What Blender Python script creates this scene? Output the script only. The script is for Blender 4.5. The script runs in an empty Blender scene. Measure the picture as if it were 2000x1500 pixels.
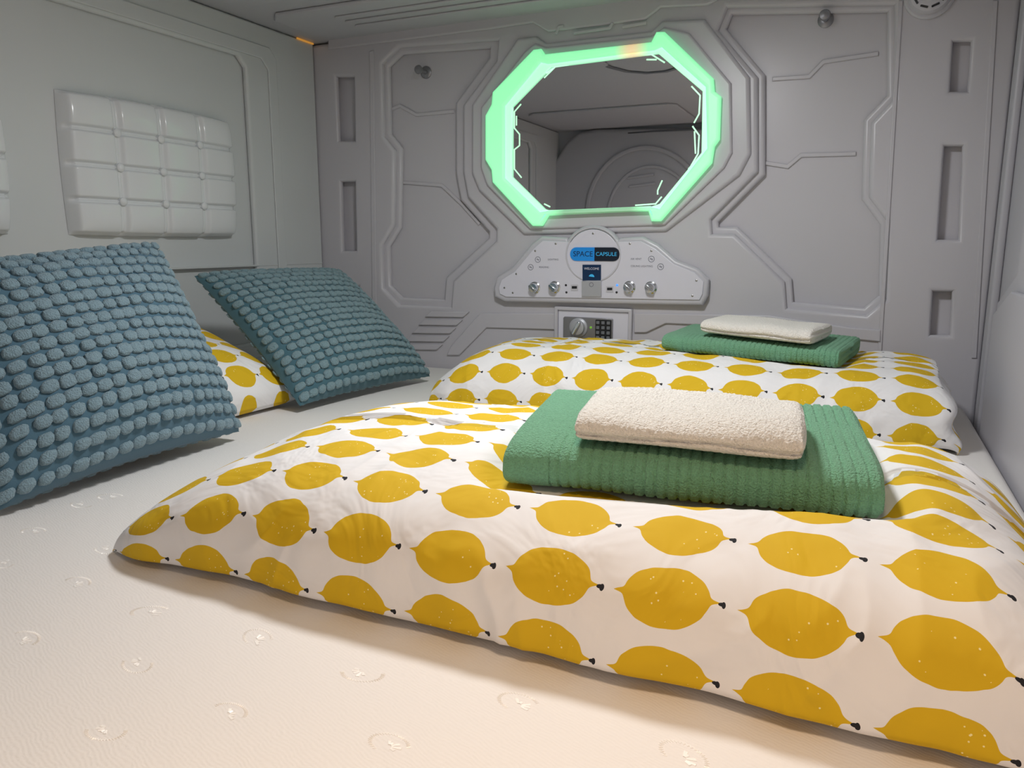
import bpy, bmesh, math, random
from mathutils import Vector, Matrix, noise
random.seed(4)
SC=bpy.context.scene; COL=SC.collection
SC.view_settings.view_transform='Standard'
# ---------------------------------------------------------------- camera
A=math.radians(24.35); PT=math.radians(10.4)
sa,ca,sp_,cp=math.sin(A),math.cos(A),math.sin(PT),math.cos(PT)
F=Vector((-sa*cp,ca*cp,-sp_)); R=Vector((ca,sa,0)); U=R.cross(F)
CAM=Vector((0,0,.42)); XL=-1.81; XR=.30; YB=2.317; YF=-.14; ZC=1.10; ZF=-.16
cd=bpy.data.cameras.new('camera'); cd.lens=27; cd.sensor_width=36; cd.clip_start=.02
co=bpy.data.objects.new('camera',cd); COL.objects.link(co)
m3=Matrix((R,U,-F)).transposed(); co.matrix_world=Matrix.Translation(CAM)@m3.to_4x4(); SC.camera=co
def ray(px,py): return F*1500+R*(px-1000)-U*(py-750)
def onback(px,py,off=0):
    d=ray(px,py); return CAM+d*((YB-off)/d.y)
def bw(pts,off=0): 
    return [((q:=onback(a,b,off)).x,q.z) for a,b in pts]
def onmat(px,py,z=0):
    d=ray(px,py); return CAM+d*((z-CAM.z)/d.z)
def refl_front(pts):   # points of the entrance wall as the mirror shows them
    o=[]
    for a,b in pts:
        d=ray(a,b); q=CAM+d*((2*YB-YF)/d.y); o.append((q.x,q.z))
    return o
def refl_ceil(pts):
    o=[]
    for a,b in pts:
        d=ray(a,b); q=CAM+d*((ZC-CAM.z)/d.z); o.append((q.x,2*YB-q.y))
    return o
# ---------------------------------------------------------------- materials
def lin(r,g,b):
    return tuple(((v/255)/12.92 if v/255<=.04045 else ((v/255+.055)/1.055)**2.4) for v in (r,g,b))+(1,)
def mat(name,col,rough=.5,metal=0,bump=None,emis=None,var=None,sheen=0,spec=None):
    m=bpy.data.materials.new(name); m.use_nodes=True; nt=m.node_tree; p=nt.nodes['Principled BSDF']
    p.inputs['Base Color'].default_value=col; p.inputs['Roughness'].default_value=rough; p.inputs['Metallic'].default_value=metal
    if sheen: p.inputs['Sheen Weight'].default_value=sheen
    if spec is not None: p.inputs['Specular IOR Level'].default_value=spec
    if emis: p.inputs['Emission Color'].default_value=emis[0]; p.inputs['Emission Strength'].default_value=emis[1]
    tc=nt.nodes.new('ShaderNodeTexCoord')
    if bump:
        n=nt.nodes.new('ShaderNodeTexNoise'); n.inputs['Scale'].default_value=bump[0]; n.inputs['Detail'].default_value=3
        b=nt.nodes.new('ShaderNodeBump'); b.inputs['Strength'].default_value=bump[1]; b.inputs['Distance'].default_value=bump[2]
        nt.links.new(tc.outputs['Object'],n.inputs['Vector']); nt.links.new(n.outputs['Fac'],b.inputs['Height']); nt.links.new(b.outputs['Normal'],p.inputs['Normal'])
    if var:
        n=nt.nodes.new('ShaderNodeTexNoise'); n.inputs['Scale'].default_value=var[0]; n.inputs['Detail'].default_value=4
        r=nt.nodes.new('ShaderNodeMapRange'); r.inputs['To Min'].default_value=1-var[1]; r.inputs['To Max'].default_value=1+var[1]
        mx=nt.nodes.new('ShaderNodeMix'); mx.data_type='RGBA'; mx.blend_type='MULTIPLY'; mx.inputs[0].default_value=1
        mx.inputs[6].default_value=col
        nt.links.new(tc.outputs['Object'],n.inputs['Vector']); nt.links.new(n.outputs['Fac'],r.inputs['Value'])
        nt.links.new(r.outputs[0],mx.inputs[7]); nt.links.new(mx.outputs[2],p.inputs['Base Color'])
    return m
M_wall=mat('moulded_plastic',lin(206,204,210),.32,bump=(60,.05,.002),var=(3,.03))
M_right=mat('moulded_plastic_shaded',lin(182,181,188),.38,bump=(60,.05,.002),var=(3,.03))  # same plastic as the other walls, darkened to stand for the dim light
M_left=mat('left_plastic',lin(212,215,216),.38,bump=(60,.05,.002),var=(3,.03))
M_pad=mat('pad_plastic',lin(228,231,233),.15)
M_ceil=mat('ceiling_plastic',lin(194,194,199),.45,bump=(50,.05,.002))
M_floor=mat('floor_board',lin(150,145,140),.6,var=(5,.1))
M_white=mat('white_acrylic',lin(218,217,226),.22,emis=(lin(225,228,245),.05))
M_bezel=mat('panel_bezel',lin(206,205,212),.3)
M_chrome=mat('chrome',lin(215,218,222),.16,1)
M_steel=mat('brushed_steel',lin(170,168,165),.35,1,bump=(300,.1,.001))
M_greym=mat('grey_metal',lin(150,150,155),.35,.6)
M_dark=mat('black_plastic',lin(28,30,36),.35)
M_rail=mat('grey_rail',lin(112,114,120),.4)
M_ink=mat('grey_ink',lin(110,112,125),.6)
M_blue=mat('badge_blue',lin(30,130,200),.35,emis=(lin(20,110,190),.3))
M_black=mat('badge_black',lin(22,32,48),.3)
M_navy=mat('badge_ink',lin(10,45,85),.4)
M_cyan=mat('badge_cyan',lin(60,170,220),.4,emis=(lin(60,170,220),.3))
M_screen=mat('screen_glass',lin(18,38,62),.12,emis=(lin(18,40,70),.4))
M_silver=mat('silver_card',lin(190,192,198),.4,.3)
M_key=mat('key_grey',lin(120,124,130),.4)
M_led=mat('blue_led',lin(60,120,220),.3,emis=(lin(60,130,255),1.5))
M_grn=mat('green_button',lin(120,160,60),.3,emis=(lin(120,200,60),.4))
M_mirror=mat('mirror_glass',(.68,.68,.71,1),.015,1)
M_etch=mat('etched_light',lin(190,240,205),.3,emis=(lin(185,245,205),.85))
M_orange=mat('warm_strip',lin(255,190,90),.3,emis=(lin(255,180,80),.3))
M_diff=mat('lamp_diffuser',(.9,.9,.9,1),.4,emis=((1,.97,.92,1),3))
M_diffw=mat('warm_diffuser',(.9,.8,.6,1),.4,emis=((1,.75,.5,1),3))
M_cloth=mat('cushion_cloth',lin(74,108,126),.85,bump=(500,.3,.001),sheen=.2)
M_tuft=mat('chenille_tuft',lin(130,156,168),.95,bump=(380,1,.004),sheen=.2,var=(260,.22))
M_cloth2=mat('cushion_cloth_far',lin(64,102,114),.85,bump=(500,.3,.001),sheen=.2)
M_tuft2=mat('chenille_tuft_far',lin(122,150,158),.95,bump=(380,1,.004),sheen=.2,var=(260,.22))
M_green=mat('green_terry',lin(122,180,143),.98,bump=(420,1,.005),var=(420,.30),sheen=.15)
M_wtow=mat('white_terry',lin(250,245,236),.98,bump=(420,1,.0045),var=(420,.07),sheen=.2)
M_thread=mat('embroidery_thread',lin(255,252,248),.3,spec=.8,emis=(lin(255,245,235),.05))  # slight emission put in to brighten the thread, which has no glow itself
def ledmat(name,col,st):
    m=mat(name,lin(200,255,215),.35,emis=(col,st)); nt=m.node_tree; p=nt.nodes['Principled BSDF']
    g=nt.nodes.new('ShaderNodeNewGeometry'); v=nt.nodes.new('ShaderNodeVectorMath'); v.operation='DISTANCE'
    q=onback(1235,97,.06); v.inputs[1].default_value=q; nt.links.new(g.outputs['Position'],v.inputs[0])
    def mr_(a,b,c,d,src):
        r=nt.nodes.new('ShaderNodeMapRange'); r.inputs['From Min'].default_value=a; r.inputs['From Max'].default_value=b
        r.inputs['To Min'].default_value=c; r.inputs['To Max'].default_value=d; nt.links.new(src,r.inputs['Value']); return r.outputs[0]
    f=mr_(.008,.05,.9,0,v.outputs['Value'])
    mx=nt.nodes.new('ShaderNodeMix'); mx.data_type='RGBA'; mx.inputs[6].default_value=col; mx.inputs[7].default_value=lin(250,140,105)
    nt.links.new(f,mx.inputs[0]); nt.links.new(mx.outputs[2],p.inputs['Emission Color'])
    s=nt.nodes.new('ShaderNodeSeparateXYZ'); nt.links.new(g.outputs['Position'],s.inputs[0])
    zb=onback(1170,398,.06).z; zt=onback(1170,388,.06).z; xa=onback(1075,410,.06).x; xb=onback(1265,410,.06).x
    a=mr_(zb,zt,1,0,s.outputs[2]); b=mr_(xa,xa+.05,0,1,s.outputs[0]); c=mr_(xb-.05,xb,1,0,s.outputs[0])
    def mul(x,y):
        n=nt.nodes.new('ShaderNodeMath'); n.operation='MULTIPLY'; nt.links.new(x,n.inputs[0]); nt.links.new(y,n.inputs[1]); return n.outputs[0]
    k=mul(mul(a,b),c); nt.links.new(mr_(0,1,st,st*.12,k),p.inputs['Emission Strength'])
    return m
M_green_led=ledmat('green_led_plastic',lin(116,232,158),.85)
M_green_led2=ledmat('pale_led_plastic',lin(165,248,196),.9)
def mattress_mat():
    m=mat('mattress_fabric',lin(236,232,228),.85); nt=m.node_tree; p=nt.nodes['Principled BSDF']
    tc=nt.nodes.new('ShaderNodeTexCoord'); w=nt.nodes.new('ShaderNodeTexWave'); w.inputs['Scale'].default_value=80; w.inputs['Distortion'].default_value=9
    w.inputs['Detail'].default_value=2; w.inputs['Detail Scale'].default_value=.5; w.bands_direction='Y'
    mp=nt.nodes.new('ShaderNodeMapping'); mp.inputs['Rotation'].default_value=(0,0,.35)
    b=nt.nodes.new('ShaderNodeBump'); b.inputs['Strength'].default_value=.12; b.inputs['Distance'].default_value=.001
    nt.links.new(tc.outputs['Object'],mp.inputs[0]); nt.links.new(mp.outputs[0],w.inputs['Vector']); nt.links.new(w.outputs['Fac'],b.inputs['Height'])
    n=nt.nodes.new('ShaderNodeTexNoise'); n.inputs['Scale'].default_value=90; n.inputs['Detail'].default_value=3; n.inputs['Distortion'].default_value=1.5
    b2=nt.nodes.new('ShaderNodeBump'); b2.inputs['Strength'].default_value=.22; b2.inputs['Distance'].default_value=.002
    nt.links.new(tc.outputs['Object'],n.inputs['Vector']); nt.links.new(n.outputs['Fac'],b2.inputs['Height']); nt.links.new(b.outputs['Normal'],b2.inputs['Normal'])
    nt.links.new(b2.outputs['Normal'],p.inputs['Normal']); return m
M_matt=mattress_mat()
def lemon_mat(name,pu=.115,pv=.08,uo=0,vo=0,hh=.0278):
    m=mat(name,lin(238,235,234),.8); nt=m.node_tree; p=nt.nodes['Principled BSDF']; L=nt.links
    def mm(op,a,b=None,c=None):
        n=nt.nodes.new('ShaderNodeMath'); n.operation=op
        for i,v in enumerate((a,b,c)):
            if v is None: continue
            if isinstance(v,(int,float)): n.inputs[i].default_value=v
            else: L.new(v,n.inputs[i])
        return n.outputs[0]
    uv=nt.nodes.new('ShaderNodeUVMap'); uv.uv_map='UVMap'
    nz=nt.nodes.new('ShaderNodeTexNoise'); nz.inputs['Scale'].default_value=30; L.new(uv.outputs[0],nz.inputs['Vector'])
    s=nt.nodes.new('ShaderNodeSeparateXYZ'); L.new(uv.outputs[0],s.inputs[0])
    sn=nt.nodes.new('ShaderNodeSeparateXYZ'); L.new(nz.outputs['Color'],sn.inputs[0])
    u=mm('ADD',mm('ADD',s.outputs[0],-uo+pu/2+2.3),mm('MULTIPLY',mm('SUBTRACT',sn.outputs[0],.5),.006))
    v=mm('ADD',mm('ADD',s.outputs[1],-vo+pv/2),mm('MULTIPLY',mm('SUBTRACT',sn.outputs[1],.5),.007))
    iu=mm('DIVIDE',u,pu); iv=mm('DIVIDE',v,pv)
    fa=mm('MULTIPLY',mm('SUBTRACT',mm('SUBTRACT',iu,mm('FLOOR',iu)),.5),pu)
    fb=mm('MULTIPLY',mm('SUBTRACT',mm('SUBTRACT',iv,mm('FLOOR',iv)),.5),pv)
    cb=nt.nodes.new('ShaderNodeCombineXYZ'); L.new(mm('FLOOR',iu),cb.inputs[0]); L.new(mm('FLOOR',iv),cb.inputs[1])
    wn=nt.nodes.new('ShaderNodeTexWhiteNoise'); wn.noise_dimensions='3D'; L.new(cb.outputs[0],wn.inputs['Vector'])
    sk=mm('MULTIPLY',mm('SUBTRACT',wn.outputs['Value'],.5),.08)
    fb2=mm('ADD',fb,mm('MULTIPLY',fa,sk))
    def sq(x): return mm('MULTIPLY',x,x)
    e=mm('ADD',sq(mm('DIVIDE',fa,.0415)),sq(mm('DIVIDE',fb2,hh)))
    dmd=mm('ADD',mm('DIVIDE',mm('ABSOLUTE',fa),.0520),mm('DIVIDE',mm('ABSOLUTE',fb2),.016))
    f=mm('SMOOTH_MIN',e,dmd,.28)
    lem=mm('LESS_THAN',f,.97)
    st=mm('MINIMUM',mm('ADD',sq(mm('DIVIDE',mm('SUBTRACT',fa,.0505),.0030)),sq(mm('DIVIDE',mm('ADD',fb2,.001),.0019))),
                    mm('ADD',sq(mm('DIVIDE',mm('SUBTRACT',fa,.0525),.0021)),sq(mm('DIVIDE',mm('ADD',fb2,.0015),.0032))))
    stm=mm('LESS_THAN',st,1)
    vo_=nt.nodes.new('ShaderNodeTexVoronoi'); vo_.inputs['Scale'].default_value=160; L.new(uv.outputs[0],vo_.inputs['Vector'])
    n2=nt.nodes.new('ShaderNodeTexNoise'); n2.inputs['Scale'].default_value=34; L.new(uv.outputs[0],n2.inputs['Vector'])
    spk=mm('MULTIPLY',mm('LESS_THAN',vo_.outputs['Distance'],.14),mm('GREATER_THAN',mm('ADD',n2.outputs['Fac'],mm('MULTIPLY',fa,3)),.53))
    spk=mm('MULTIPLY',spk,mm('LESS_THAN',e,.78))
    def mix(a,b,f):
        x=nt.nodes.new('ShaderNodeMix'); x.data_type='RGBA'
        if isinstance(a,tuple): x.inputs[6].default_value=a
        else: L.new(a,x.inputs[6])
        x.inputs[7].default_value=b; L.new(f,x.inputs[0]); return x.outputs[2]
    c=mix(lin(238,236,236),lin(218,178,8),lem); c=mix(c,lin(252,236,170),spk); c=mix(c,lin(22,22,30),stm)
    L.new(c,p.inputs['Base Color'])
    tc=nt.nodes.new('ShaderNodeTexCoord'); n3=nt.nodes.new('ShaderNodeTexNoise'); n3.inputs['Scale'].default_value=7; n3.inputs['Detail'].default_value=3; n3.inputs['Distortion'].default_value=1.5
    L.new(tc.outputs['Object'],n3.inputs['Vector'])
    b=nt.nodes.new('ShaderNodeBump'); b.inputs['Strength'].default_value=.5; b.inputs['Distance'].default_value=.02; L.new(n3.outputs['Fac'],b.inputs['Height']); L.new(b.outputs[0],p.inputs['Normal'])
    return m
# ---------------------------------------------------------------- mesh helpers
def link(name,me,m,parent=None):
    o=bpy.data.objects.new(name,me); COL.objects.link(o)
    if m is not None:
        for x in (m if isinstance(m,list) else [m]): me.materials.append(x)
    if parent is not None:
        o.parent=parent; o.matrix_parent_inverse=parent.matrix_world.inverted()
    return o
def tag(o,label=None,cat=None,group=None,kind=None):
    if label: o['label']=label
    if cat: o['category']=cat
    if group: o['group']=group
    if kind: o['kind']=kind
    return o
def thing(name,loc,label,cat,group=None):
    o=bpy.data.objects.new(name,None); o.empty_display_size=.02; COL.objects.link(o); o.location=loc; o.matrix_world=Matrix.Translation(loc)
    return tag(o,label,cat,group)
def frame(X,Y,Z,loc): 
    m=Matrix((X,Y,Z)).transposed().to_4x4(); m.translation=loc; return m
def MB(off): return frame((1,0,0),(0,0,1),(0,-1,0),(0,YB-off,0))
def ML(off): return frame((0,1,0),(0,0,1),(1,0,0),(XL+off,0,0))
def MR(off): return frame((0,-1,0),(0,0,1),(-1,0,0),(XR-off,0,0))
def MC(off): return frame((1,0,0),(0,-1,0),(0,0,-1),(0,0,ZC-off))
def MF(off): return frame((-1,0,0),(0,0,1),(0,1,0),(0,YF+off,0))
def smooth(me,ang=35):
    for p in me.polygons: p.use_smooth=True
    me.set_sharp_from_angle(angle=math.radians(ang))
def curve_mesh(cu,M,ang=35):
    o=bpy.data.objects.new('tmp',cu); COL.objects.link(o)
    bpy.context.view_layer.update(); dg=bpy.context.evaluated_depsgraph_get()
    me=bpy.data.meshes.new_from_object(o.evaluated_get(dg)); bpy.data.objects.remove(o)
    me.materials.clear(); me.transform(M); smooth(me,ang); return me
def plate_me(loops,M,thick,bev=.002,seg=2):
    cu=bpy.data.curves.new('c','CURVE'); cu.dimensions='2D'; cu.fill_mode='BOTH'
    for lp in loops:
        s=cu.splines.new('POLY'); s.points.add(len(lp)-1); s.use_cyclic_u=True
        for i,(a,b) in enumerate(lp): s.points[i].co=(a,b,0,1)
    bev=min(bev,thick*.45); cu.extrude=thick/2-bev; cu.bevel_depth=bev; cu.offset=-bev; cu.bevel_resolution=seg
    return curve_mesh(cu,M@Matrix.Translation((0,0,thick/2)))
def plate(name,loops,M,thick,bev,m,parent=None,seg=2):
    return link(name,plate_me(loops,M,thick,bev,seg),m,parent)
def joinme(mes,name='j'):
    bm=bmesh.new()
    for me in mes: bm.from_mesh(me)
    o=bpy.data.meshes.new(name); bm.to_mesh(o); bm.free(); return o
def ribbon(pts,w,M,thick):
    P=[Vector(p) for p in pts]; l=[];r=[]
    for i,p in enumerate(P):
        d0=(p-P[i-1]).normalized() if i else (P[1]-p).normalized(); d1=(P[i+1]-p).normalized() if i<len(P)-1 else d0
        t=(d0+d1).normalized(); n=Vector((-t.y,t.x)); k=w/2/max(.4,n.dot(Vector((-d0.y,d0.x))))
        l.append(tuple(p+n*k)); r.append(tuple(p-n*k))
    return plate_me([l+r[::-1]],M,thick,min(w*.3,thick*.4))
def shrink(poly,d):      # move every edge of a closed outline inwards
    P=[Vector(p) for p in poly]; n=len(P)
    ar=sum(P[i].x*P[(i+1)%n].y-P[(i+1)%n].x*P[i].y for i in range(n)); sg=1 if ar>0 else -1
    o=[]
    for i in range(n):
        a=(P[i]-P[i-1]).normalized(); b=(P[(i+1)%n]-P[i]).normalized()
        na=Vector((-a.y,a.x))*sg; nb=Vector((-b.y,b.x))*sg; m=(na+nb)
        m=m.normalized() if m.length>1e-6 else na
        k=d/max(.45,m.dot(na)); o.append(tuple(P[i]+m*k))
    return o
def text_me(body,size,M,ext=.0003,cx=0,cy=0):
    cu=bpy.data.curves.new('t','FONT'); cu.body=body; cu.size=size; cu.extrude=ext; cu.align_x='CENTER'; cu.align_y='CENTER'
    return curve_mesh(cu,M@Matrix.Translation((cx,cy,ext)))
def box_me(a,b,bev=0,seg=2):
    bm=bmesh.new(); bmesh.ops.create_cube(bm,size=1); 
    for v in bm.verts: v.co=Vector([(a[i]+b[i])/2+v.co[i]*(b[i]-a[i]) for i in range(3)])
    if bev: bmesh.ops.bevel(bm,geom=bm.edges[:],offset=bev,segments=seg,affect='EDGES',profile=.5)
    me=bpy.data.meshes.new('b'); bm.to_mesh(me); bm.free()
    if bev: smooth(me,40)
    return me
def lathe_me(prof,M,n=32):
    vs=[];fs=[]
    for r,z in prof:
        for k in range(n): a=2*math.pi*k/n; vs.append((r*math.cos(a),r*math.sin(a),z))
    for i in range(len(prof)-1):
        for k in range(n): fs.append((i*n+k,i*n+(k+1)%n,(i+1)*n+(k+1)%n,(i+1)*n+k))
    fs.append(tuple(range(n))[::-1]); fs.append(tuple((len(prof)-1)*n+k for k in range(n)))
    me=bpy.data.meshes.new('l'); me.from_pydata(vs,[],fs); me.transform(M); smooth(me,40); return me
def circ(cx,cy,r,n=40,ry=None,a0=0,a1=2*math.pi): 
    return [(cx+r*math.cos(a0+(a1-a0)*i/n),cy+(ry or r)*math.sin(a0+(a1-a0)*i/n)) for i in range(n)]
def rect(x0,y0,x1,y1,c=0):
    if not c: return [(x0,y0),(x1,y0),(x1,y1),(x0,y1)]
    return [(x0+c,y0),(x1-c,y0),(x1,y0+c),(x1,y1-c),(x1-c,y1),(x0+c,y1),(x0,y1-c),(x0,y0+c)]
# ---------------------------------------------------------------- the room
def struct(name,me,m): return tag(link(name,me,m),kind='structure')
struct('floor',box_me((XL,YF,ZF-.03),(XR,YB,ZF)),M_floor)
DB=.018
WB=struct('wall_back',box_me((XL-.03,YB+DB,ZF-.03),(XR+.03,YB+.05,ZC+.03)),M_wall)
WL=struct('wall_left',box_me((XL-.03,YF-.03,ZF-.03),(XL,YB+DB,ZC+.03)),M_left)
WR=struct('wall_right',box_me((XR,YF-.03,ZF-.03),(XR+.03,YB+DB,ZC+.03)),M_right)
WF=struct('wall_front',box_me((XL,YF-.03,ZF-.03),(XR,YF,ZC+.03)),M_ceil)
CE=struct('ceiling',box_me((XL,YF,ZC),(XR,YB+DB,ZC+.03)),M_ceil)
# back wall relief
Lh=[(778,92),(745,124),(748,266),(770,294),(768,440),(745,478),(747,563),(778,595),(880,600),(884,548),(968,470),(968,447),(912,385),(903,335),(903,205),(968,118),(972,78)]
Rh=[(1420,14),(1402,58),(1480,150),(1480,335),(1388,428),(1390,457),(1434,457),(1532,550),(1536,603),(1692,616),(1730,585),(1733,434),(1697,385),(1701,240),(1747,192),(1747,8)]
slots=[[(655,150),(690,150),(692,275),(660,275)],[(664,355),(692,355),(695,490),(668,490)],[(668,560),(700,560),(702,650),(672,650)],
       [(1862,80),(1897,80),(1890,178),(1856,178)],[(1845,285),(1880,285),(1872,468),(1832,468)],[(1823,570),(1860,570),(1855,655),(1817,655)]]
full=[(XL+.002,ZF+.002),(XR-.002,ZF+.002),(XR-.002,ZC-.002),(XL+.002,ZC-.002)]
full2=[(XL+.004,ZF+.004),(XR-.004,ZF+.004),(XR-.004,ZC-.004),(XL+.004,ZC-.004)]
plate('stepped_panel',[full,bw(shrink(Lh,14),.004),bw(shrink(Rh,14),.004)]+[bw(s,.004) for s in slots],MB(-DB),.022,.0098,M_wall,WB,5)
plate('moulded_panel',[full2,bw(Lh,.022),bw(Rh,.022)]+[bw(s,.022) for s in slots],MB(-.004),.026,.0115,M_wall,WB,5)
for s in ([(762,214),(780,206),(812,224),(886,217)],[(786,356),(862,362),(900,398),(936,438)],[(876,548),(954,474)],
          [(1508,154),(1580,149),(1608,120),(1716,104)],[(1494,318),(1538,325),(1564,303),(1672,300)],[(1446,458),(1530,548)]):
    link('seam_ridge',ribbon(bw(s,-.01),.011,MB(-DB),.006),M_wall,WB)
# surrounds around the mirror
S1=[(1010,74),(920,205),(920,338),(934,372),(1022,458),(1300,452),(1444,342),(1466,300),(1464,150),(1376,36),(1292,40),(1272,60),(1066,84),(1046,70)]
S2=[(1024,100),(938,210),(938,328),(950,362),(1034,448),(1298,440),(1414,328),(1430,298),(1428,162),(1346,64),(1296,52),(1272,70),(1066,92),(1044,84)]
plate('mirror_surround',[bw(S1,.036)],MB(.012),.024,.0108,M_wall,WB,5)
plate('mirror_surround',[bw(S2,.046)],MB(.030),.016,.0072,M_wall,WB,4)
for s in ([(720,100),(728,97),(734,640),(726,640)],[(1756,0),(1764,0),(1722,690),(1714,690)],[(1940,0),(1950,0),(1908,700),(1898,700)]):
    plate('edge_moulding',[bw(s,.03)],MB(.022),.004,.0018,M_wall,WB,3)
for k in range(5):
    b=608+16*k; x0=842-13*k
    s=[(x0,b),(x0+74,b+1),(x0+62,b+12),(x0-13,b+11)]
    plate('vent_rib',[bw(s,.03)],MB(.022),.008,.0035,M_wall,WB)
plate('lower_moulding',[bw([(938,612),(1085,612),(1085,644),(950,640),(897,694),(872,694),(880,676)],.03)],MB(.022),.008,.0036,M_wall,WB,3)
plate('lower_moulding',[bw([(1238,612),(1500,616),(1660,640),(1720,645),(1720,668),(1640,660),(1480,640),(1300,632),(1262,650),(1238,650)],.03)],MB(.022),.008,.0036,M_wall,WB,3)
plate('top_moulding',[bw([(640,96),(960,56),(1040,44),(1070,62),(1260,38),(1290,14),(1380,10),(1400,0),(1400,-30),(640,70)],.034)],MB(.022),.012,.005,M_wall,WB,3)
for s in ([(1085,66),(1090,52),(1100,50)],[(1120,64),(1190,54),(1196,44)],[(1215,52),(1262,44)]):
    link('fine_ridge',ribbon(bw(s,.04),.008,MB(.034),.004),M_wall,WB)
# left wall relief
plate('moulded_panel',[[(YF+.002,ZF+.002),(YB-.026,ZF+.002),(YB-.026,ZC-.002),(YF+.002,ZC-.002)],rect(.30,.10,1.955,.985,.03)],ML(0),.020,.009,M_left,WL,4)
plate('edge_moulding',[rect(.20,.05,2.09,1.035,.03),rect(.240,.09,2.050,.995,.03)],ML(.020),.006,.0026,M_left,WL,3)
plate('edge_moulding',[rect(YF+.01,.345,YB-.03,.351)],ML(.0),.0212,.003,M_left,WL,2)
# right wall relief
def ry(pts): return [(-y,z) for y,z in pts]
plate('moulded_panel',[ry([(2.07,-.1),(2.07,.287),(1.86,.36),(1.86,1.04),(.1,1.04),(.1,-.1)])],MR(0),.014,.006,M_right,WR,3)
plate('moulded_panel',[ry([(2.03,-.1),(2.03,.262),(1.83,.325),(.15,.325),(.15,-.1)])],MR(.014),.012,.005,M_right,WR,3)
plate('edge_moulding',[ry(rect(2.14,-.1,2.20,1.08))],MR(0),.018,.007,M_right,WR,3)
# ceiling relief
for (a,b,c,d) in ((-1.7,1.95,.2,2.22),(-1.7,1.5,-.95,1.85),(-.85,1.5,.2,1.85),(-1.7,.0,-.9,.6)):
    plate('ceiling_panel',[[(x,-y) for x,y in rect(a,b,c,d,.04)]],MC(0),.012,.0055,M_ceil,CE,3)
for y in (2.02,2.07,2.12):
    plate('ceiling_rib',[[(x,-yy) for x,yy in rect(-1.5,y,-.2,y+.02,.006)]],MC(.012),.006,.003,M_ceil,CE,2)
arcs=[(1160,112),(1180,128),(1206,140),(1238,148),(1275,151),(1312,148),(1340,140)]
link('dark_groove',ribbon([(x,-y) for x,y in refl_ceil(arcs)],.022,MC(.001),.004),M_rail,CE)
# front wall relief (seen in the mirror)
def fx(pts): return [(-x,z) for x,z in pts]
plate('arched_panel',[fx(refl_front([(1062,440),(1076,380),(1098,322),(1122,284),(1146,264),(1180,258),(1420,256),(1420,440)]))],MF(0),.05,.022,M_ceil,WF,4)
def arcp(cx,cy,rx,ry_,a0,a1,n=16): return [(cx+rx*math.cos(math.radians(a0+(a1-a0)*i/n)),cy-ry_*math.sin(math.radians(a0+(a1-a0)*i/n))) for i in range(n+1)]
link('arched_ridge',ribbon(fx(refl_front(arcp(1275,420,112,126,178,30))),.026,MF(.050),.018),M_ceil,WF)
link('arched_ridge',ribbon(fx(refl_front(arcp(1285,430,84,100,170,40))),.018,MF(.050),.012),M_ceil,WF)
for s in ([(1238,352),(1290,345)],[(1242,368),(1292,362)]):
    link('short_ridge',ribbon(fx(refl_front(s)),.014,MF(.050),.010),M_ceil,WF)
plate('blind_rail',[fx(rect(-1.34,1.056,.2,1.070,.003))],MF(0),.05,.004,M_rail,WF,2)
tag(link('led_strip',box_me((XL+.021,2.20,ZC-.007),(XL+.025,2.285,ZC-.002)),M_orange),'thin orange glowing strip in the upper corner between wall and ceiling','light strip')
# ---------------------------------------------------------------- mattress
mt=thing('mattress',Vector((-.75,1.05,ZF)),'cream white mattress with faint embroidered motifs filling the sleeping capsule','mattress')
link('body',box_me((XL+.022,YF+.01,ZF+.001),(.272,YB-.034,0),.025,4),M_matt,mt)
def motif(p,rot,sc):
    cu=bpy.data.curves.new('m','CURVE'); cu.dimensions='3D'; cu.bevel_depth=.0007; cu.bevel_resolution=0
    def sp(pts):
        s=cu.splines.new('POLY'); s.points.add(len(pts)-1)
        for i,(a,b) in enumerate(pts): s.points[i].co=(a*sc,b*sc,0,1)
    a0=random.uniform(0,.9); ln=random.uniform(3.0,4.2); zz=[]
    for i in range(49):
        t=a0+ln*i/48; k=1+(.10 if i%2 else -.08); zz.append((.019*k*math.cos(t),.012*k*math.sin(t)))
    sp(zz)
    for k in range(5):
        a=-.3+k*.55+random.uniform(-.15,.15); r1=random.uniform(.008,.013)
        for d in (0,.10,.20): sp([(.002+.003*math.cos(a+d),-.004+.003*math.sin(a+d)),(.002+r1*math.cos(a+d),-.004+r1*.75*math.sin(a+d))])
    return curve_mesh(cu,Matrix.Translation(p)@Matrix.Rotation(rot,4,'Z')@Matrix.Diagonal((1,1,.5,1)))
mot=[(150,1138),(293,1195),(210,1072),(45,1248),(268,1297),(503,1245),(708,1315),(447,1390),(207,1428),(760,1452),(1013,1372),(1335,1475),(65,1037),(10,1100),(160,985),(215,970)]
for a,b in mot:
    link('embroidery',motif(onmat(a,b,.0002),random.choice((0,math.pi))+random.uniform(-.5,.5),random.uniform(.9,1.15)),M_thread,mt)
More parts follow.
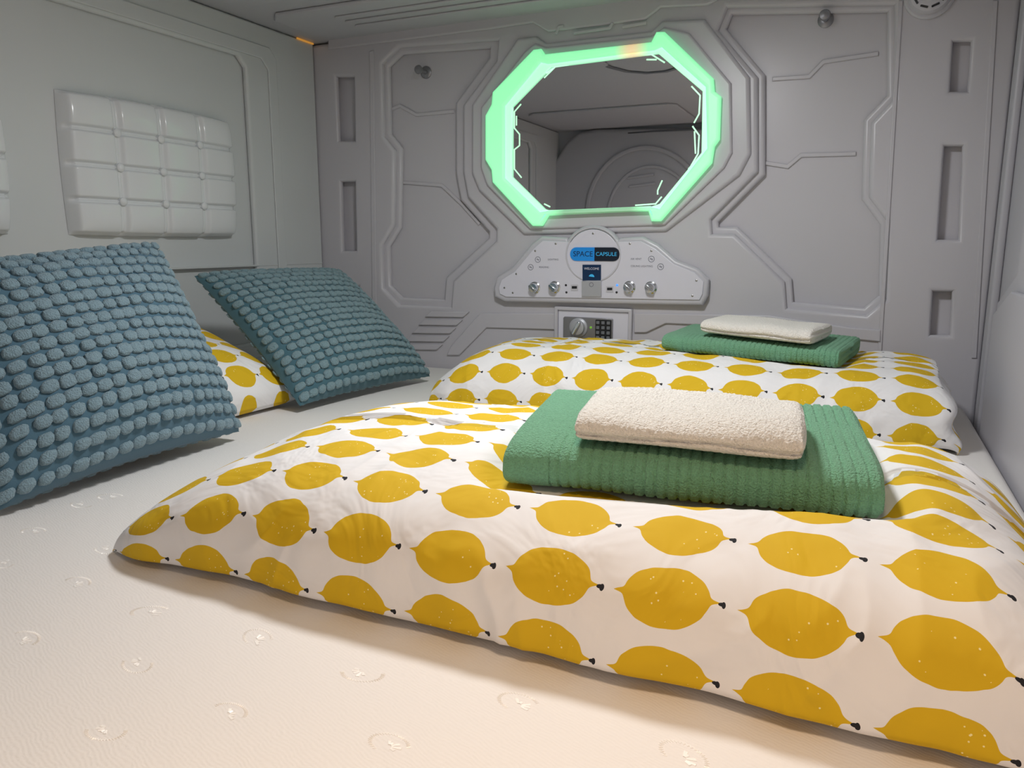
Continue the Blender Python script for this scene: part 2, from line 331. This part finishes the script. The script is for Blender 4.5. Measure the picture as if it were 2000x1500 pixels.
# ---------------------------------------------------------------- towels
class Tow:
    def __init__(s,FL,ang,W,D,T,zz): s.FL=Vector(FL); s.a=math.radians(ang); s.W=W;s.D=D;s.T=T;s.z=zz
    def base(s,a,b):
        u=min(1,max(0,a/s.W)); v=min(1,max(0,b/s.D)); z=s.z
        return (z[0]*(1-u)+z[1]*u)*(1-v)+(z[2]*(1-u)+z[3]*u)*v
    def loc(s,x,y):
        dx,dy=x-s.FL.x,y-s.FL.y; c,n=math.cos(s.a),math.sin(s.a); return dx*c+dy*n,-dx*n+dy*c
    def wor(s,a,b):
        c,n=math.cos(s.a),math.sin(s.a); return s.FL.x+a*c-b*n,s.FL.y+a*n+b*c
T1=Tow((-.368,.785),8,.41,.29,.056,(.132,.128,.153,.151))
W1=Tow((-.285,.803),6,.243,.152,.037,(.192,.188,.205,.203))
T2=Tow((-.455,1.93),-10,.425,.25,.046,(.146,.137,.154,.147))
W2=Tow((-.358,1.925),-15,.268,.160,.038,(.196,.187,.203,.195))
def towel_me(t,ribs,seed):
    nx,ns=400,140; vs=[];fs=[]
    sec=[]; K=2000; pts=[]
    for i in range(K):
        th=2*math.pi*i/K; c,s=math.cos(th),math.sin(th)
        pts.append((t.D/2*math.copysign(abs(c)**(2/(8 if ribs else 4.5)),c),t.T/2*math.copysign(abs(s)**(2/(2.8 if ribs else 2.3)),s)))
    L=[0]
    for i in range(K): L.append(L[-1]+math.dist(pts[i],pts[(i+1)%K]))
    j=0
    for k in range(ns):
        d=L[-1]*k/ns
        while L[j+1]<d: j+=1
        sec.append(pts[j])
    er=.008 if ribs else .012
    wb=.0025 if ribs else .008
    def place(a,yy,zz):
        b=t.D/2+yy; X,Y=t.wor(a,b)
        wob=wb*noise.noise(Vector((a*11+seed,b*11,zz*30)))*(1 if ribs else max(0,.2+zz/t.T*1.6))
        return (X,Y,t.base(a,b)+t.T/2+zz+wob+.001)
    for i in range(nx+1):
        a=t.W*i/nx; d=min(a,t.W-a); e=1 if d>er else math.sqrt(max(0,1-(1-d/er)**2)); lo=.84 if ribs else .74; e=lo+(1-lo)*e
        wav=(.004 if ribs else .008)*noise.noise(Vector((a*8,seed,0)))
        for (yy,zz) in sec:
            front=yy<-t.D/2+.03; rz=0
            if ribs:
                ph=(a/.0122+.08*noise.noise(Vector((a*8,yy*6,seed))))%1; g=max(0,1-(abs(ph-.5)/.2)**2)
                w=1 if (front and a>.055) else (1 if (a>t.W*.80 or (a>.055 and yy<-t.D/2+.05)) else .0)
                rz=-.0020*g*w
            sc=1+rz/(t.T/2)
            grain=.0009*noise.noise(Vector((a*260,yy*260,zz*260+seed)))
            yo=yy*(1+2*rz/t.D)*(.985+.015*e)+(wav if yy<0 else wav*.3)+grain*(-1 if yy<0 else 1)
            if yy>t.D/2-.01: yo-=.006*math.exp(-(zz/.0025)**2)
            elif not ribs and yy<-t.D/2+.010: yo+=.0055*math.exp(-((zz+.005+.005*noise.noise(Vector((a*10,2,seed))))/.0022)**2)
            vs.append(place(a,yo,zz*sc*e+grain))
    for i in range(nx):
        for k in range(ns):
            fs.append((i*ns+k,(i+1)*ns+k,(i+1)*ns+(k+1)%ns,i*ns+(k+1)%ns))
    for side in (0,1):
        ring=[side*nx*ns+k for k in range(ns)]; prev=ring; q8=.84 if ribs else .74
        for st in range(1,9):
            f=1-st/8*.98; new=[]
            for k,(yy,zz) in enumerate(sec):
                lob=.006*math.sqrt(max(0,1-f*f))*(.1+.9*abs(math.sin(1.5*math.pi*(1+2*zz*f*q8/t.T))))
                a=(-lob if side==0 else t.W+lob)
                vs.append(place(a,yy*.985*f,zz*q8*f)); new.append(len(vs)-1)
            for k in range(ns):
                q=(prev[k],prev[(k+1)%ns],new[(k+1)%ns],new[k]); fs.append(q if side==0 else q[::-1])
            prev=new
        fs.append(tuple(prev) if side==0 else tuple(prev[::-1]))
    me=bpy.data.meshes.new('t'); me.from_pydata(vs,[],fs)
    bm=bmesh.new(); bm.from_mesh(me); bmesh.ops.recalc_face_normals(bm,faces=bm.faces[:]); bm.to_mesh(me); bm.free()
    for p in me.polygons: p.use_smooth=True
    return me
tag(link('bath_towel',towel_me(T1,True,1.3),M_green),'folded green ribbed bath towel on the nearest lemon quilt','towel','green bath towels')
tag(link('bath_towel',towel_me(T2,True,7.3),M_green),'folded green ribbed bath towel on the far quilt near the safe','towel','green bath towels')
tag(link('hand_towel',towel_me(W1,False,3.1),M_wtow),'small folded cream white towel on the nearer green towel','towel','white hand towels')
tag(link('hand_towel',towel_me(W2,False,9.7),M_wtow),'small folded white towel on the farther green towel','towel','white hand towels')
# ---------------------------------------------------------------- quilts
def sstep(x): x=min(1,max(0,x)); return x*x*(3-2*x)
def quilt(x0,x1,y0,y1,H,dl,dr,seed,tow,n=3.0,py=4.0,crown=.012,low=.022,amp=1.0,ml=.14,mr=.14,sk=0,lay=0):
    nu,nv=460,340; Aa=(y1-y0)/2; Bu=H-low; yc=(y0+y1)/2
    K=4000; pts=[]
    for i in range(K+1):
        ph=2*math.pi*i/K; s,c=math.sin(ph),math.cos(ph)
        y=-math.copysign(abs(s)**(2/py),s)
        z=(low-low*abs(c)**(2/2.4)) if c>0 else (low+Bu*abs(c)**(2/n))
        pts.append((y,z))
    L=[0]
    for i in range(K): L.append(L[-1]+math.hypot((pts[i+1][0]-pts[i][0])*Aa,(pts[i+1][1]-pts[i][1])))
    sec=[];arc=[];j=0
    for k in range(nv+1):
        d=L[-1]*k/nv
        while j<K-1 and L[j+1]<d: j+=1
        sec.append(pts[j]); arc.append(d)
    a0=next(arc[k] for k in range(nv) if sec[k][1]>.1*low)
    vs=[];fs=[];uvs=[]
    for i in range(nu+1):
        s=i/nu; s=s+.018*math.sin(2*math.pi*s)*-1
        x=x0+(x1-x0)*s
        def ef(d,D,mn,r=.014): 
            a=1 if d>=D else max(0,1-(1-d/D)**2)**.8
            a=mn+(1-mn)*a
            if d<r: a*=math.sqrt(max(0,1-(1-d/r)**2))
            return a
        e=ef(x-x0,dl,ml)*ef(x1-x,dr,mr,.03 if lay else .014)
        ends=max(0,1-(x-x0)/.09)**2+max(0,1-(x1-x)/.09)**2
        edge=.006*noise.noise(Vector((x*4,seed,5)))+.003*noise.noise(Vector((x*14,seed,9)))-sk*s
        for k,(cy,cz) in enumerate(sec):
            y=yc+cy*Aa*(1-.06*ends)+(edge if cy<0 else -.5*(edge+sk*s))*abs(cy)
            yy=y; h=cz/H
            z=cz*e; top=sstep((h-.3)/.6)
            z+=top*e*crown*(1-min(1,abs(cy))**2)
            pf=Vector((x*5.2,arc[k]*5.2,seed)); wr=Vector((x*14+2*noise.noise(pf),arc[k]*8,seed+3))
            puff=.008*noise.noise(pf)+.0055*(.5-abs(noise.noise(wr)))*1.4+.0015*noise.noise(Vector((x*26,arc[k]*26+3*noise.noise(pf),seed)))
            puff*=(.3+.7*e)*amp
            if h>.1:
                ny=cy*abs(cy)**3; nz=max(0,1-abs(cy)**4)
                yy+=ny*puff; z+=nz*puff*top
            xx=x+.005*noise.noise(Vector((arc[k]*9,seed,s*3)))
            if lay:
                g=math.exp(-((x1-x)/.04)**2)
                xx+=g*.008*math.sin(z/H*math.pi*4+2*noise.noise(Vector((yy*5,seed,1))))
            if h>.5:
                for t in tow:
                    a,b=t.loc(xx,yy); da=max(-a,a-t.W,0); db=max(-b,b-t.D,0); d=math.hypot(da,db)
                    w=1-sstep(d/.05)
                    if w>0:
                        zt=t.base(a,b)-.0015
                        if d>0: zt=zt+.25*d
                        z=z*(1-w)+min(z,zt)*w if d>0 else zt
            vs.append((xx,yy,max(.0012+.0006*h,z))); uvs.append((x,arc[k]-a0))
    W=nv+1
    for i in range(nu):
        for k in range(nv): fs.append((i*W+k,i*W+k+1,(i+1)*W+k+1,(i+1)*W+k))
    me=bpy.data.meshes.new('q'); me.from_pydata(vs,[],fs); ul=me.uv_layers.new(name='UVMap')
    for lp in me.loops: ul.data[lp.index].uv=uvs[lp.vertex_index]
    for p in me.polygons: p.use_smooth=True
    return me
tag(link('quilt',quilt(-.915,.235,.668,1.27,.148,.30,.16,2.2,[T1],ml=.2,sk=.022,crown=.012),lemon_mat('lemon_print_near',pv=.070,uo=-.376,vo=.033)),'folded lemon print quilt nearest the camera with low blunt left end','quilt','folded lemon print quilts')
tag(link('quilt',quilt(-1.025,.200,1.71,2.24,.143,.20,.10,8.4,[T2],ml=.35,mr=.78,amp=1.15,crown=.010,lay=1),lemon_mat('lemon_print_far',pv=.070,uo=-.80,vo=.03)),'folded lemon print quilt against the far wall below the safe','quilt','folded lemon print quilts')
# ---------------------------------------------------------------- cushions and pillow
def cush_fn(BL,BR,TL,TR,T,pull,pw,back=1.0):
    BL,BR,TL,TR=map(Vector,(BL,BR,TL,TR)); n=((BR-BL).cross(TL-BL)).normalized()
    def f(s,t,side,ex=0):
        s2=s*(1-pull*(1-t*t)); t2=t*(1-pull*(1-s*s))
        u,v=(s2+1)/2,(t2+1)/2
        p=(BL*(1-u)+BR*u)*(1-v)+(TL*(1-u)+TR*u)*v
        h=T/2*(max(0,(1-s*s))*max(0,(1-t*t)))**pw*(1 if side>0 else back)
        if side>0: h*=1+.25*max(0,-t)*(1-t*t)
        p=p+n*side*(h+ex)
        if p.z<.012: p.z=.003+.009*math.exp((p.z-.012)/.02)
        return p
    return f
def cushion_me(f,W,Hh,seed,tufts=None,N=80,wr=.006):
    vs=[];fs=[];uvs=[];mi=[]
    for side in (1,-1):
        o=len(vs)
        for i in range(N+1):
            for j in range(N+1):
                s=-math.cos(math.pi*i/N)*.5+.5*(2*i/N-1); t=-math.cos(math.pi*j/N)*.5+.5*(2*j/N-1)
                ed=(1-s*s)*(1-t*t)
                p=f(s,t,side,wr*noise.noise(Vector((s*2.3,t*2.3,seed+side)))*min(1,ed*3))
                vs.append(tuple(p)); uvs.append(((s+1)/2*W,(t+1)/2*Hh))
        for i in range(N):
            for j in range(N):
                a=o+i*(N+1)+j; q=(a,a+N+1,a+N+2,a+1); fs.append(q if side==1 else q[::-1]); mi.append(0)
    if tufts:
        nr,nc,rw,rh,rd=tufts
        bm=bmesh.new(); bmesh.ops.create_icosphere(bm,subdivisions=3,radius=1); iv=[v.co.copy() for v in bm.verts]; iff=[tuple(v.index for v in fc.verts) for fc in bm.faces]; bm.free()
        for side in (1,-1):
            for r in range(nr):
                for c in range(nc):
                    s=-1+2*(c+.5)/nc+random.uniform(-.010,.010); t=-1+2*(r+.5)/nr+random.uniform(-.004,.004)+.006*math.sin(s*5+seed)
                    s=max(-.985,min(.985,s)); t=max(-.985,min(.985,t))
                    e=.02
                    p=f(s,t,side,wr*noise.noise(Vector((s*2.3,t*2.3,seed+side)))*min(1,(1-s*s)*(1-t*t)*3)); ds=(f(min(1,s+e),t,side)-f(max(-1,s-e),t,side)).normalized(); dt=(f(s,min(1,t+e),side)-f(s,max(-1,t-e),side)).normalized()
                    nn=ds.cross(dt).normalized()*side
                    k=random.uniform(.92,1.1); k2=random.uniform(.92,1.1); o=len(vs)
                    for v in iv:
                        q=Vector([math.copysign(abs(v[a])**.80,v[a]) for a in range(3)])
                        q*=1+.16*noise.noise(v*2.2+Vector((s*40,t*40,seed)))+.08*noise.noise(v*6+Vector((s*40,t*40,seed)))
                        w=p+ds*q.x*rw*k+dt*q.y*rh*k2+nn*(q.z*rd*(1 if side>0 else .6)+.001)
                        if w.z<.002: w.z=.002
                        vs.append(tuple(w)); uvs.append((0,0))
                    for fc in iff: fs.append(tuple(o+a for a in fc)); mi.append(1)
    me=bpy.data.meshes.new('cu'); me.from_pydata(vs,[],fs); ul=me.uv_layers.new(name='UVMap')
    for lp in me.loops: ul.data[lp.index].uv=uvs[lp.vertex_index]
    for p,m in zip(me.polygons,mi): p.use_smooth=True; p.material_index=m
    return me
f1=cush_fn((-1.19,.70,.012),(-1.200,1.225,.02),(-1.45,.71,.368),(-1.440,1.250,.418),.22,.06,.42,.7)
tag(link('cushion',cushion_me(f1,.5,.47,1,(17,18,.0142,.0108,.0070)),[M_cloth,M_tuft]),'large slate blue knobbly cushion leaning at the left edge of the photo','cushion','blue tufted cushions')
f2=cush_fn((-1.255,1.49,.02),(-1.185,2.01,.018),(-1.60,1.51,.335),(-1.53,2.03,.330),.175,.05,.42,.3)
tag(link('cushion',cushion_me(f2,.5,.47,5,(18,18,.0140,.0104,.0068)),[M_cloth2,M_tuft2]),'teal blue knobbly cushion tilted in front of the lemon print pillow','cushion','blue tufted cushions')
f3=cush_fn((-1.355,.86,.02),(-1.325,1.575,.02),(-1.75,.88,.185),(-1.77,1.58,.195),.21,.03,.34,.5)
tag(link('pillow',cushion_me(f3,.70,.45,9,None,80,.010),lemon_mat('lemon_print_pillow',pv=.066,pu=.108,uo=.02,vo=.045)),'lemon print pillow lying by the left wall between the blue cushions','pillow')
# ---------------------------------------------------------------- quilted wall pads
def pad_me(y0,y1,z0,z1):
    N=192; vs=[];fs=[]
    for i in range(N+1):
        for j in range(N+1):
            u,v=i/N,j/N; s,t=2*u-1,2*v-1
            base=.040*(max(0,1-abs(s)**9)*max(0,1-abs(t)**9))**.45
            a=(u*4)%1; b=(v*4)%1
            if i==N: a=1
            if j==N: b=1
            tl=min(1,min(a,1-a)/.12)*min(1,min(b,1-b)/.12); tl=sstep(tl)
            tl=tl*(1+.10*(1-(2*a-1)**2)*(1-(2*b-1)**2))
            da=min(a,1-a); db=min(b,1-b); inner=(abs(s)<.93 and abs(t)<.93)
            rid=.008*max(math.exp(-(da/.024)**2),math.exp(-(db/.024)**2)) if inner else 0
            h=base*.66+.017*tl+rid
            if i in (0,N) or j in (0,N): h=0
            bow=.012*(1-t*t)*(1 if s>0 else .4)*abs(s)**3*(1 if s>0 else -1)
            vs.append((XL+.001+h,y0+(y1-y0)*u+bow,z0+(z1-z0)*v+.008*(1-s*s)*(1 if t>0 else -.4)*abs(t)**3))
    for i in range(N):
        for j in range(N): a=i*(N+1)+j; fs.append((a,a+N+1,a+N+2,a+1))
    me=bpy.data.meshes.new('p'); me.from_pydata(vs,[],fs)
    for p in me.polygons: p.use_smooth=True
    return me
for (y0,y1,lab) in ((1.32,1.868,'whole white quilted headboard pad of square tiles on the left wall'),(.62,1.168,'white quilted pad showing only a sliver at the left photo edge')):
    t=thing('headboard_pad',Vector((XL,(y0+y1)/2,.44)),lab,'wall pad','quilted wall pads')
    link('padding',pad_me(y0,y1,.44,.785),M_pad,t)
    for i in range(1,4):
        for j in range(1,4):
            y=y0+(y1-y0)*i/4; z=.44+.345*j/4
            Mx=frame((0,1,0),(0,0,1),(1,0,0),(XL+.032,y,z))
            link('button',lathe_me([(.0110,-.004),(.0110,.007),(.008,.0105),(.003,.012)],Mx,16),M_pad,t)
# ---------------------------------------------------------------- mirror with glowing frame
OUT=[(1042,97),(1056,95),(1063,106),(1272,82),(1282,62),(1298,62),(1393,153),(1395,178),(1408,188),(1405,272),(1395,286),(1390,318),(1290,432),(1272,432),(1266,412),(1070,421),(1058,441),(1040,441),(962,356),(960,332),(948,312),(948,226),(960,204),(962,180)]
MID=[(1056,122),(1070,125),(1278,98),(1292,92),(1378,170),(1381,290),(1288,408),(1270,404),(1068,412),(1054,414),(986,348),(986,207)]
INN=[(1074,130),(1284,103),(1372,178),(1370,298),(1288,398),(1270,404),(1072,411),(1062,408),(998,345),(998,208)]
mr=thing('mirror',onback(1190,260,.03),'wide octagonal mirror in a glowing green frame above the control panel','mirror')
plate('light_frame',[bw(OUT,.066),bw(MID,.066)],MB(.046),.026,.009,M_green_led,mr,3)
plate('inner_light_band',[bw(MID,.062),bw(INN,.062)],MB(.046),.016,.002,M_green_led2,mr,2)
plate('glass',[bw([(a+(2 if a>1190 else -2),b) for a,b in INN],.052)],MB(.047),.004,.0005,M_mirror,mr,1)
for s in ([(1062,152),(1084,130),(1110,126)],[(1066,143),(1080,133)],[(1240,107),(1272,106),(1298,122)],[(1262,116),(1282,116)],[(1350,168),(1367,186),(1365,222),(1355,240)],[(1352,246),(1365,264),(1363,300),(1348,326),(1344,330)],[(1356,256),(1358,300)],
          [(1017,203),(1004,218),(1004,250),(1014,262),(1014,284),(1004,292),(1004,330),(1018,347)],[(1008,226),(1008,245)],[(1293,352),(1284,372),(1284,380)],[(1292,384),(1280,398),(1240,401)],[(1062,398),(1074,404)]):
    link('etched_line',ribbon(bw(s,.054),.0042,MB(.051),.0008),M_etch,mr)
# ---------------------------------------------------------------- control panel
def bp(px,py,off): return onback(px,py,off)
cpn=thing('control_panel',bp(1172,590,.03),'white backlit control panel with four chrome knobs below the mirror','control panel')
def arcpx(cx,cy,r,a0,a1,n=14): return arcp(cx,cy,r,r,a0,a1,n)
PO=[(963,562),(970,540),(1000,522),(1038,476),(1058,461),(1108,464)]+arcpx(1158,496,57,150,30)+[(1212,464),(1256,462),(1286,478),(1320,508),(1362,524),(1384,546),(1382,578),(1372,597),(985,590),(965,580)]
PI_=[(974,562),(980,546),(1006,530),(1044,484),(1060,470),(1100,472)]+arcpx(1158,498,50,150,30)+[(1214,472),(1252,471),(1280,486),(1316,516),(1356,532),(1374,550),(1372,574),(1366,586),(988,580),(976,574)]
plate('bezel',[bw(PO,.05)],MB(.022),.028,.009,M_bezel,cpn,3)
plate('face_plate',[bw(PI_,.054)],MB(.05),.004,.0015,M_white,cpn,2)
plate('centre_ring',[bw(arcpx(1158,497,54,0,360,40)[:-1],.058),bw(arcpx(1158,497,51,0,360,40)[:-1],.058)],MB(.054),.003,.001,M_bezel,cpn,1)
q0=bp(1113,496,.058); q1_=bp(1210,497,.058); hh=.0205; cz=(q0.z+q1_.z)/2; cx=(q0.x+q1_.x)/2
xs0,xs1=q0.x,q1_.x
lf=[(xs0+.02+.02*math.cos(t),cz+hh*math.sin(t)) for t in [math.pi/2+math.pi*i/14 for i in range(15)]]+[(cx,cz-hh),(cx,cz+hh)]
rt=[(xs1-.02+.02*math.cos(t),cz+hh*math.sin(t)) for t in [-math.pi/2+math.pi*i/14 for i in range(15)]]+[(cx,cz+hh),(cx,cz-hh)]
lg=plate('badge',[lf],MB(.054),.0035,.0006,M_blue,cpn,1); lg['label']='blue left half of the pill shaped badge'
rg=plate('badge',[rt],MB(.054),.0035,.0006,M_black,cpn,1); rg['label']='black right half of the pill shaped badge'
link('lettering',text_me('SPACE',.0225,MB(.0575),.0003,(xs0+cx)/2+.003,cz),M_navy,lg)
link('lettering',text_me('CAPSULE',.0165,MB(.0575),.0003,(xs1+cx)/2-.002,cz),M_cyan,rg)
def prect(x0,y0,x1,y1,off): return bw([(x0,y1),(x1,y1),(x1,y0),(x0,y0)],off)
sc=plate('display',[prect(1137,517,1173,548,.06)],MB(.054),.004,.001,M_screen,cpn,1)
p=bp(1155,525,.06); link('lettering',text_me('WELCOME',.0100,MB(.058),.0002,p.x,p.z),M_white,sc)
p=bp(1155,540,.06); link('lettering',plate_me([circ(p.x,p.z-.002,.009,24,a0=0,a1=math.pi*.97)],MB(.058),.0004,.0001),M_cyan,sc)
cdv=plate('card_holder',[prect(1136,549,1174,579,.06)],MB(.054),.007,.001,M_silver,cpn,1)
p=bp(1155,556,.061); link('emblem',plate_me([circ(p.x,p.z,.007,20),circ(p.x,p.z,.0055,20)],MB(.061),.0003,.0001),M_ink,cdv)
for (a,b,r) in ((1044,562,.0165),(1083,561,.0165),(1229,561,.0165),(1271,562,.0165)):
    p=bp(a,b,.056); Mx=frame((1,0,0),(0,0,1),(0,-1,0),(p.x,YB-.054,p.z))
    k=link('knob',lathe_me([(r*1.15,0),(r*1.15,.002),(r*.9,.004),(r*.88,.018),(r*.8,.0205),(r*.3,.021)],Mx,32),M_chrome,cpn)
    Mg=frame((math.cos(.9),0,math.sin(.9)),(-math.sin(.9),0,math.cos(.9)),(0,-1,0),(p.x,YB-.075,p.z))
    link('pointer_grip',plate_me([rect(-.004,-r*.8,.004,r*.8,.002)],Mg,.006,.0015),M_chrome,k)
for (a,b) in ((1121,563),(1190,566)):
    k=plate('usb_socket',[prect(a-7,b-7,a+7,b+5,.06)],MB(.054),.002,.0005,M_bezel,cpn,1)
    link('slot',plate_me([prect(a-5,b-4,a+5,b+1,.06)],MB(.056),.0004,.0001),M_dark,k)
for (a,b,m) in ((1105,557,M_dark),(1205,557,M_led),(1204,571,M_dark),(1106,571,M_dark)):
    p=bp(a,b,.056); link('indicator',lathe_me([(.0035,0),(.0035,.001),(.002,.002)],frame((1,0,0),(0,0,1),(0,-1,0),(p.x,YB-.054,p.z)),14),m,cpn)
for (a,b) in ((1001,572),(985,562),(1158,456),(1360,548),(1352,578),(1008,535),(1045,490),(1272,490),(1230,476),(1085,476)):
    p=bp(a,b,.056); link('screw',lathe_me([(.0032,0),(.0032,.0008),(.002,.0014)],frame((1,0,0),(0,0,1),(0,-1,0),(p.x,YB-.054,p.z)),12),M_steel,cpn)
for (a,b,tx,ta,tb) in ((1050,507,'LIGHTING',1080,507),(1036,522,'READING',1062,522),(1272,506,'AIR VENT',1242,506),(1290,521,'CEILING LIGHTING',1253,520)):
    p=bp(a,b,.056); k=link('icon',plate_me([circ(p.x,p.z,.0095,24),circ(p.x,p.z,.008,24)],MB(.054),.0005,.0001),M_ink,cpn)
    link('symbol',joinme([ribbon([(p.x-.005,p.z),(p.x+.005,p.z)],.0016,MB(.054),.0004),ribbon([(p.x-.003,p.z+.004),(p.x+.003,p.z-.004)],.0014,MB(.054),.0005)]),M_ink,k)
    p=bp(ta,tb,.056); link('caption',text_me(tx,.0078,MB(.054),.0002,p.x,p.z),M_ink,cpn)
# ---------------------------------------------------------------- safe
sf=thing('safe',bp(1160,655,.03),'small white wall safe with dial and keypad under the control panel','safe')
a=bp(1085,598,.03); b=bp(1236,600,.03); z1=a.z; z0=.03
plate('door_frame',[rect(a.x,z0,b.x,z1,.003),rect(a.x+.011,z0+.011,b.x-.011,z1-.011)],MB(.022),.020,.003,M_bezel,sf,2)
plate('door',[rect(a.x+.012,z0+.012,b.x-.012,z1-.012,.002)],MB(.022),.012,.002,M_white,sf,2)
c1=bp(1101,618,.035); c2=bp(1198,619,.035)
plate('lock_panel',[rect(c1.x,c1.z-.085,c2.x,c1.z,.004)],MB(.034),.006,.002,M_greym,sf,2)
p=bp(1128,640,.05); Mx=frame((1,0,0),(0,0,1),(0,-1,0),(p.x,YB-.040,p.z))
dl_=link('dial',lathe_me([(.030,0),(.030,.004),(.026,.007),(.024,.008),(.022,.018),(.017,.020)],Mx,36),M_silver,sf)
link('grip',plate_me([rect(-.006,-.023,.006,.023,.003)],frame((math.cos(-.5),0,math.sin(-.5)),(-math.sin(-.5),0,math.cos(-.5)),(0,-1,0),(p.x,YB-.058,p.z)),.012,.003),M_chrome,dl_)
k0=bp(1163,624,.042); k1=bp(1194,624,.042)
kp=plate('keypad',[rect(k0.x,k0.z-.066,k1.x,k0.z,.002)],MB(.040),.003,.001,M_dark,sf,1)
for r in range(4):
    for c in range(3):
        x=k0.x+(c+.5)*(k1.x-k0.x)/3; z=k0.z-.009-r*.0155
        link('key',plate_me([rect(x-.0052,z-.0048,x+.0052,z+.0048,.001)],MB(.043),.002,.0005),M_key,kp)
p=bp(1153,640,.045); link('indicator',lathe_me([(.004,0),(.004,.001),(.002,.002)],frame((1,0,0),(0,0,1),(0,-1,0),(p.x,YB-.040,p.z)),14),M_grn,sf)
# ---------------------------------------------------------------- hooks, smoke detector
for (a,b,lab) in ((818,136,'small round wall hook left of the mirror'),(1611,30,'small round wall hook right of the mirror near the top')):
    p=bp(a,b,.03); t=thing('wall_hook',Vector((p.x,YB+DB,p.z)),lab,'hook','round wall hooks')
    Mx=frame((1,0,0),(0,0,1),(0,-1,0),(p.x,YB+DB-.0005,p.z))
    link('base',lathe_me([(.020,0),(.020,.003),(.016,.006),(.008,.008)],Mx,28),M_greym,t)
    link('peg',lathe_me([(.007,.006),(.007,.040),(.012,.044),(.0145,.050),(.012,.056),(.004,.058)],Mx,28),M_greym,t)
p=bp(1817,-14,.04); Mx=frame((1,0,0),(0,0,1),(0,-1,0),(p.x,YB-.022,p.z))
sd=thing('smoke_detector',Vector((p.x,YB-.022,p.z)),'round white smoke detector high on the far wall','smoke detector')
link('base',lathe_me([(.058,0),(.058,.010),(.054,.014)],Mx,40),M_bezel,sd)
link('cover',lathe_me([(.050,.012),(.050,.022),(.045,.032),(.030,.038),(.004,.040)],Mx,40),M_bezel,sd)
for k in range(9):
    a=2*math.pi*k/9+.2; Mk=Mx@Matrix.Rotation(a,4,'Z')@Matrix.Translation((.036,0,.0360))@Matrix.Rotation(math.radians(20),4,'Y')
    link('vent_slot',plate_me([rect(-.0025,-.009,.0025,.009,.001)],Mk,.001,.0003),M_dark,sd)
# ---------------------------------------------------------------- lamps
def lamp(x,y,r,lab,md,col,power,size,spread=180):
    t=thing('ceiling_light',Vector((x,y,ZC-.03)),lab,'ceiling light','round ceiling lamps')
    Mx=frame((1,0,0),(0,-1,0),(0,0,-1),(x,y,ZC))
    link('housing',lathe_me([(r*1.15,0),(r*1.15,.018),(r*1.05,.024),(r*1.0,.024)],Mx,40),M_bezel,t)
    link('diffuser',lathe_me([(r,.024),(r*.9,.028),(r*.3,.029)],Mx,40),md,t)
    ld=bpy.data.lights.new('lamp_light','AREA'); ld.shape='DISK'; ld.size=size; ld.energy=power; ld.color=col; ld.spread=math.radians(spread)
    lo=bpy.data.objects.new('lamp_light',ld); COL.objects.link(lo); lo.location=(x,y,ZC-.034)
lamp(-.50,1.22,.10,'round white ceiling lamp over the middle of the bed',M_diff,(.97,.985,1),10.2,.2)
lamp(-.05,.15,.08,'round warm ceiling lamp near the entrance end',M_diffw,(1,.72,.47),2.8,.16,110)
w=bpy.data.worlds.new('w'); SC.world=w; w.use_nodes=True; w.node_tree.nodes['Background'].inputs[0].default_value=(.6,.62,.65,1); w.node_tree.nodes['Background'].inputs[1].default_value=.2
